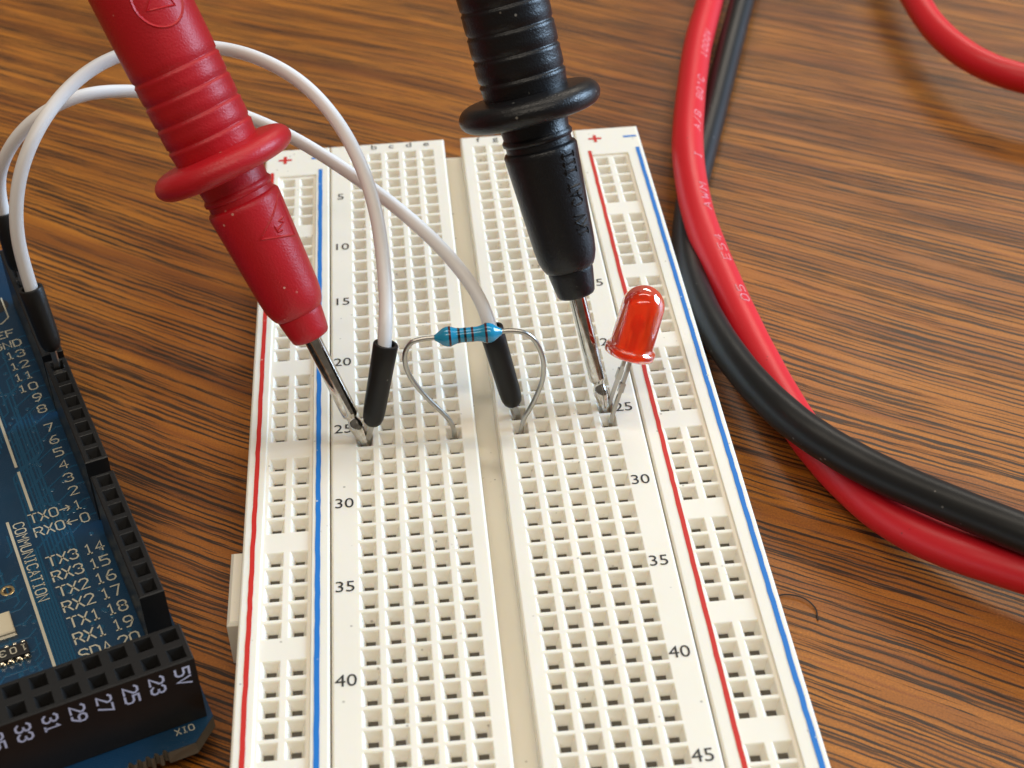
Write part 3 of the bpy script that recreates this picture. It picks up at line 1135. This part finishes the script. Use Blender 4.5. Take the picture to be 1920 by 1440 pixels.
fine = [(Lr * i / 60, rr_(Lr * i / 60)) for i in range(61)]
b = MB()
lathe(b, RL, ax, fine, 40)
b.build('resistor_body', 'res_blue', rs, RB, True, 60)
for x, wd, mt in ((1.72, 0.25, 'band_brown'), (2.72, 0.26, 'band_black'), (3.42, 0.26, 'band_black'), (4.22, 0.26, 'band_brown'), (5.72, 0.26, 'band_brown')):
    b = MB()
    pr = [(x - wd / 2, rr_(x - wd / 2) - .05)] + [(x + wd * (i / 4 - .5), rr_(x + wd * (i / 4 - .5)) + 0.012) for i in range(5)] + [(x + wd / 2, rr_(x + wd / 2) - .05)]
    lathe(b, RL, ax, pr, 40)
    b.build('colour_band', mt, rs, RB, True, 60)
for pts in ([(10.16, -65.14, -1.6), (10.25, -65.12, -0.4), (9.8, -64.93, 1.9), (7.41, -64.52, 5.18), (6.07, -64.25, 7.39), (5.43, -64.04, 9.17), (5.40, -63.83, 10.95), (6.10, -63.68, 12.25), (7.33, -63.63, 12.68), (9.0, -63.62, 12.73)],
            [(17.82, -65.14, -1.6), (17.9, -65.12, -0.2), (18.3, -64.95, 1.4), (18.9, -64.87, 2.5), (19.75, -64.65, 4.2), (20.55, -64.37, 6.43), (20.68, -64.08, 8.84), (19.95, -63.8, 11.2), (18.8, -63.66, 12.41), (17.34, -63.6, 12.86), (16.0, -63.6, 12.86)]):
    b = MB()
    tube(b, catmull([V3(*q) for q in pts], 8), 0.285, 14)
    b.build('wire_lead', 'tin', rs, RB, True, 60)

# ================================================================== LED
ld = thing('led', 'glossy red light emitting diode standing tilted on two thin leads', 'led', (27.94, -63.9, 9))
LB = (27.94, -63.9, 9)
LA = Vector((0.30, 0.285, 0.91)).normalized()
L0 = V3(30.6, -62.2, 7.1)
prof = [(0, 0), (0, 2.55), (0.08, 2.80), (0.22, 2.9), (0.85, 2.9), (1.0, 2.82), (1.08, 2.62), (1.2, 2.52), (1.6, 2.5), (5.9, 2.44)]
for i in range(1, 17):
    th = math.pi / 2 * i / 16
    prof.append((5.9 + 2.5 * math.sin(th), 2.44 * math.cos(th)))
b = MB()
lathe(b, L0, LA, prof, 64)
b.build('lens', 'led', ld, LB, True, 45)
a, e1, e2 = axis_frame(LA)
ld_dir = (Vector((0, 1, 0)) - LA * LA.y).normalized()      # leads stand one behind the other
side = LA.cross(ld_dir)
lf = lambda x, y, z: L0 + side * x + ld_dir * y + LA * z
front, back = -1.0, 1.0


def prism(mb, pts, y0, y1):
    n = len(pts)
    vs = [lf(x, y0, z) for x, z in pts] + [lf(x, y1, z) for x, z in pts]
    mb.add(vs, [tuple(range(n)), tuple(range(2 * n - 1, n - 1, -1))] + [(i, n + i, n + (i + 1) % n, (i + 1) % n) for i in range(n)])


b = MB()
q = [(-0.25, 0.2), (0.25, 0.2), (0.25, 2.3), (1.25, 3.2), (1.05, 4.2), (-1.05, 4.2), (-1.25, 3.2), (-0.25, 2.3)]
prism(b, q, back - 1.5, back - .1)
b.build('anvil', 'led_frame', ld, LB)
b = MB()
prism(b, [(-0.25, 0.2), (0.25, 0.2), (0.25, 2.9), (0.55, 3.1), (0.55, 3.5), (-0.45, 3.5), (-0.25, 2.9)], front - .2, front + .3)
b.build('post', 'led_frame', ld, LB)
for yy, foot, nm in ((front, V3(28.15, -65.2, 0), 'f'), (back, V3(28.3, -62.3, 0), 'b')):
    top = lf(0, yy, -0.0)
    mid = lf(0, yy, -1.6)
    b = MB()
    tube(b, smooth_path([top, mid, top.lerp(foot, 0.62), foot, foot - Vector((0.05, 0, 1.6))], 0), 0.205, square=True)
    dd = (foot - top).normalized()
    st_ = top.lerp(foot, 0.30 if nm == 'b' else 0.38)
    en_ = top.lerp(foot, 0.48 if nm == 'b' else 0.52)
    tube(b, [st_, en_], 0.31, square=True)
    b.build('led_lead', 'tin', ld, LB)


# ================================================================== TEST LEAD CABLES
def cable(name, label, pts, r, mat, base_i=3):
    path = smooth_path(catmull([V3(*q) for q in pts], 10), 25)
    bs = path[len(path) // 2].copy()
    bs.z = 0
    t = thing(name, label, 'cable', bs)
    b = MB()
    rs_ = [r * (1 + 0.008 * math.sin(i * 0.31 + r) + 0.006 * math.sin(i * 0.83)) for i in range(len(path))]
    tube(b, path, rs_, 32)
    b.build('cable_jacket', mat, t, tuple(bs), True, 70)
    return t, path, tuple(bs)


red_pts = [(66, 68, -5), (61.68, 51.01, -4), (56.4, 34.33, -3.5), (51.7, 14.65, -2.6), (48.0, -3.03, -2.0), (46.9, -18.03, -3.2), (47.8, -28.5, -5), (49.0, -40.77, -6), (50.1, -50.44, -6.5), (51.75, -60.89, -6.7),
           (53.97, -68.96, -6.7), (57.43, -77.9, -6.3), (62.4, -84.6, -5.2), (68.6, -89.9, -4.3), (77, -95.2, -4.2), (92, -102, -6)]
t_red, p_red, b_red = cable('red_cable', 'thick red printed cable curving over the black cable beside the breadboard', red_pts, 2.32, 'red_cable')
blk_pts = [(73, 69, -5.5), (67.61, 52.27, -5), (61.68, 34.68, -6), (56.29, 17.94, -6.5), (50.64, 0.84, -6.75), (46.68, -12.44, -6.6), (44.5, -23.94, -6.2), (43.95, -34.88, -5.2), (44.56, -45.24, -4), (46.25, -55.0, -3),
           (48.88, -63.51, -2.3), (52.15, -69.48, -2.0), (56.52, -75.1, -1.9), (61.67, -81.5, -0.9), (68.41, -88.7, 0.1), (76, -95, 0), (92, -102, -3)]
t_blk, p_blk, b_blk = cable('black_cable', 'thick black cable curving beside the breadboard and over the red one', blk_pts, 2.12, 'black_cable')
r3 = [(97, 70, -3), (95.2, 56, -2), (94.7, 42.65, -1.5), (94.4, 31.0, -1.5), (96.2, 21.2, -1.5), (99.3, 14.7, -1.5), (103.7, 10.3, -1.5), (109.2, 7.0, -1.5), (122, 2, -3)]
cable('red_cable', 'short stretch of red cable curving through the far right corner', r3, 2.25, 'red_cable')

# print along the red cable
cum = [0.0]
for q0, q1 in zip(p_red, p_red[1:]):
    cum.append(cum[-1] + (q1 - q0).length)


def on_cable(s, ang, h, path=p_red, r=2.32):
    i = max(0, min(len(path) - 2, next((k for k in range(len(cum) - 1) if cum[k + 1] >= s), len(path) - 2)))
    f = (s - cum[i]) / (cum[i + 1] - cum[i])
    c = path[i].lerp(path[i + 1], f)
    tg = (path[min(i + 2, len(path) - 1)] - path[max(i - 1, 0)]).normalized()
    up = Vector((0.0, -0.62, 0.78))
    N = (up - tg * up.dot(tg)).normalized()
    B = tg.cross(N)                      # towards the right of the picture when the cable runs to the viewer
    return c + (N * math.cos(ang) + B * math.sin(ang)) * (r + 0.05 + h)


def s_at_y(y):
    k = min(range(len(p_red)), key=lambda i: abs(p_red[i].y - y))
    return cum[k]


b = MB()
s0 = s_at_y(-25.0)
fm = lambda x, y, h: on_cable(s0 - x, math.radians(27) * SGN + y / 2.32, h)
FLIP = -1.0
tgt = (p_red[60] - p_red[58]).normalized()
SGN = 1.0 if tgt.cross(Vector((0, -0.62, 0.78))).x > 0 else -1.0
for s, x in (('AWM', 6.5), ('I', 18.5), ('A/B', 26.5), ('80*C', 36.5), ('1000V', 52.0)):
    text(b, s, x, -0.6, 1.15, 0.155, fm, adv=6.4, xs=1.75, ridge=0.03)
for s, x in (('E54', -4.2), ('05', -13)):
    text(b, s, x, -0.6, 1.15, 0.155, fm, adv=6.4, xs=1.6, ridge=0.03)
b.build('cable_print', 'cable_print', t_red, b_red)

# ================================================================== HAIR ON THE TABLE
hp = catmull([(43.2, -86.2, 0.12), (44.6, -86.1, 0.25), (46.3, -86.9, 0.3), (47.2, -88.4, 0.22), (47.1, -90.1, 0.12)], 8)
b = MB()
tube(b, hp, 0.085, 8)
h_ = b.build('hair_strand', 'hair', None, (45, -87, 0), True)
h_['label'] = 'single dark curved hair lying on the table beside the breadboard'
h_['category'] = 'hair'
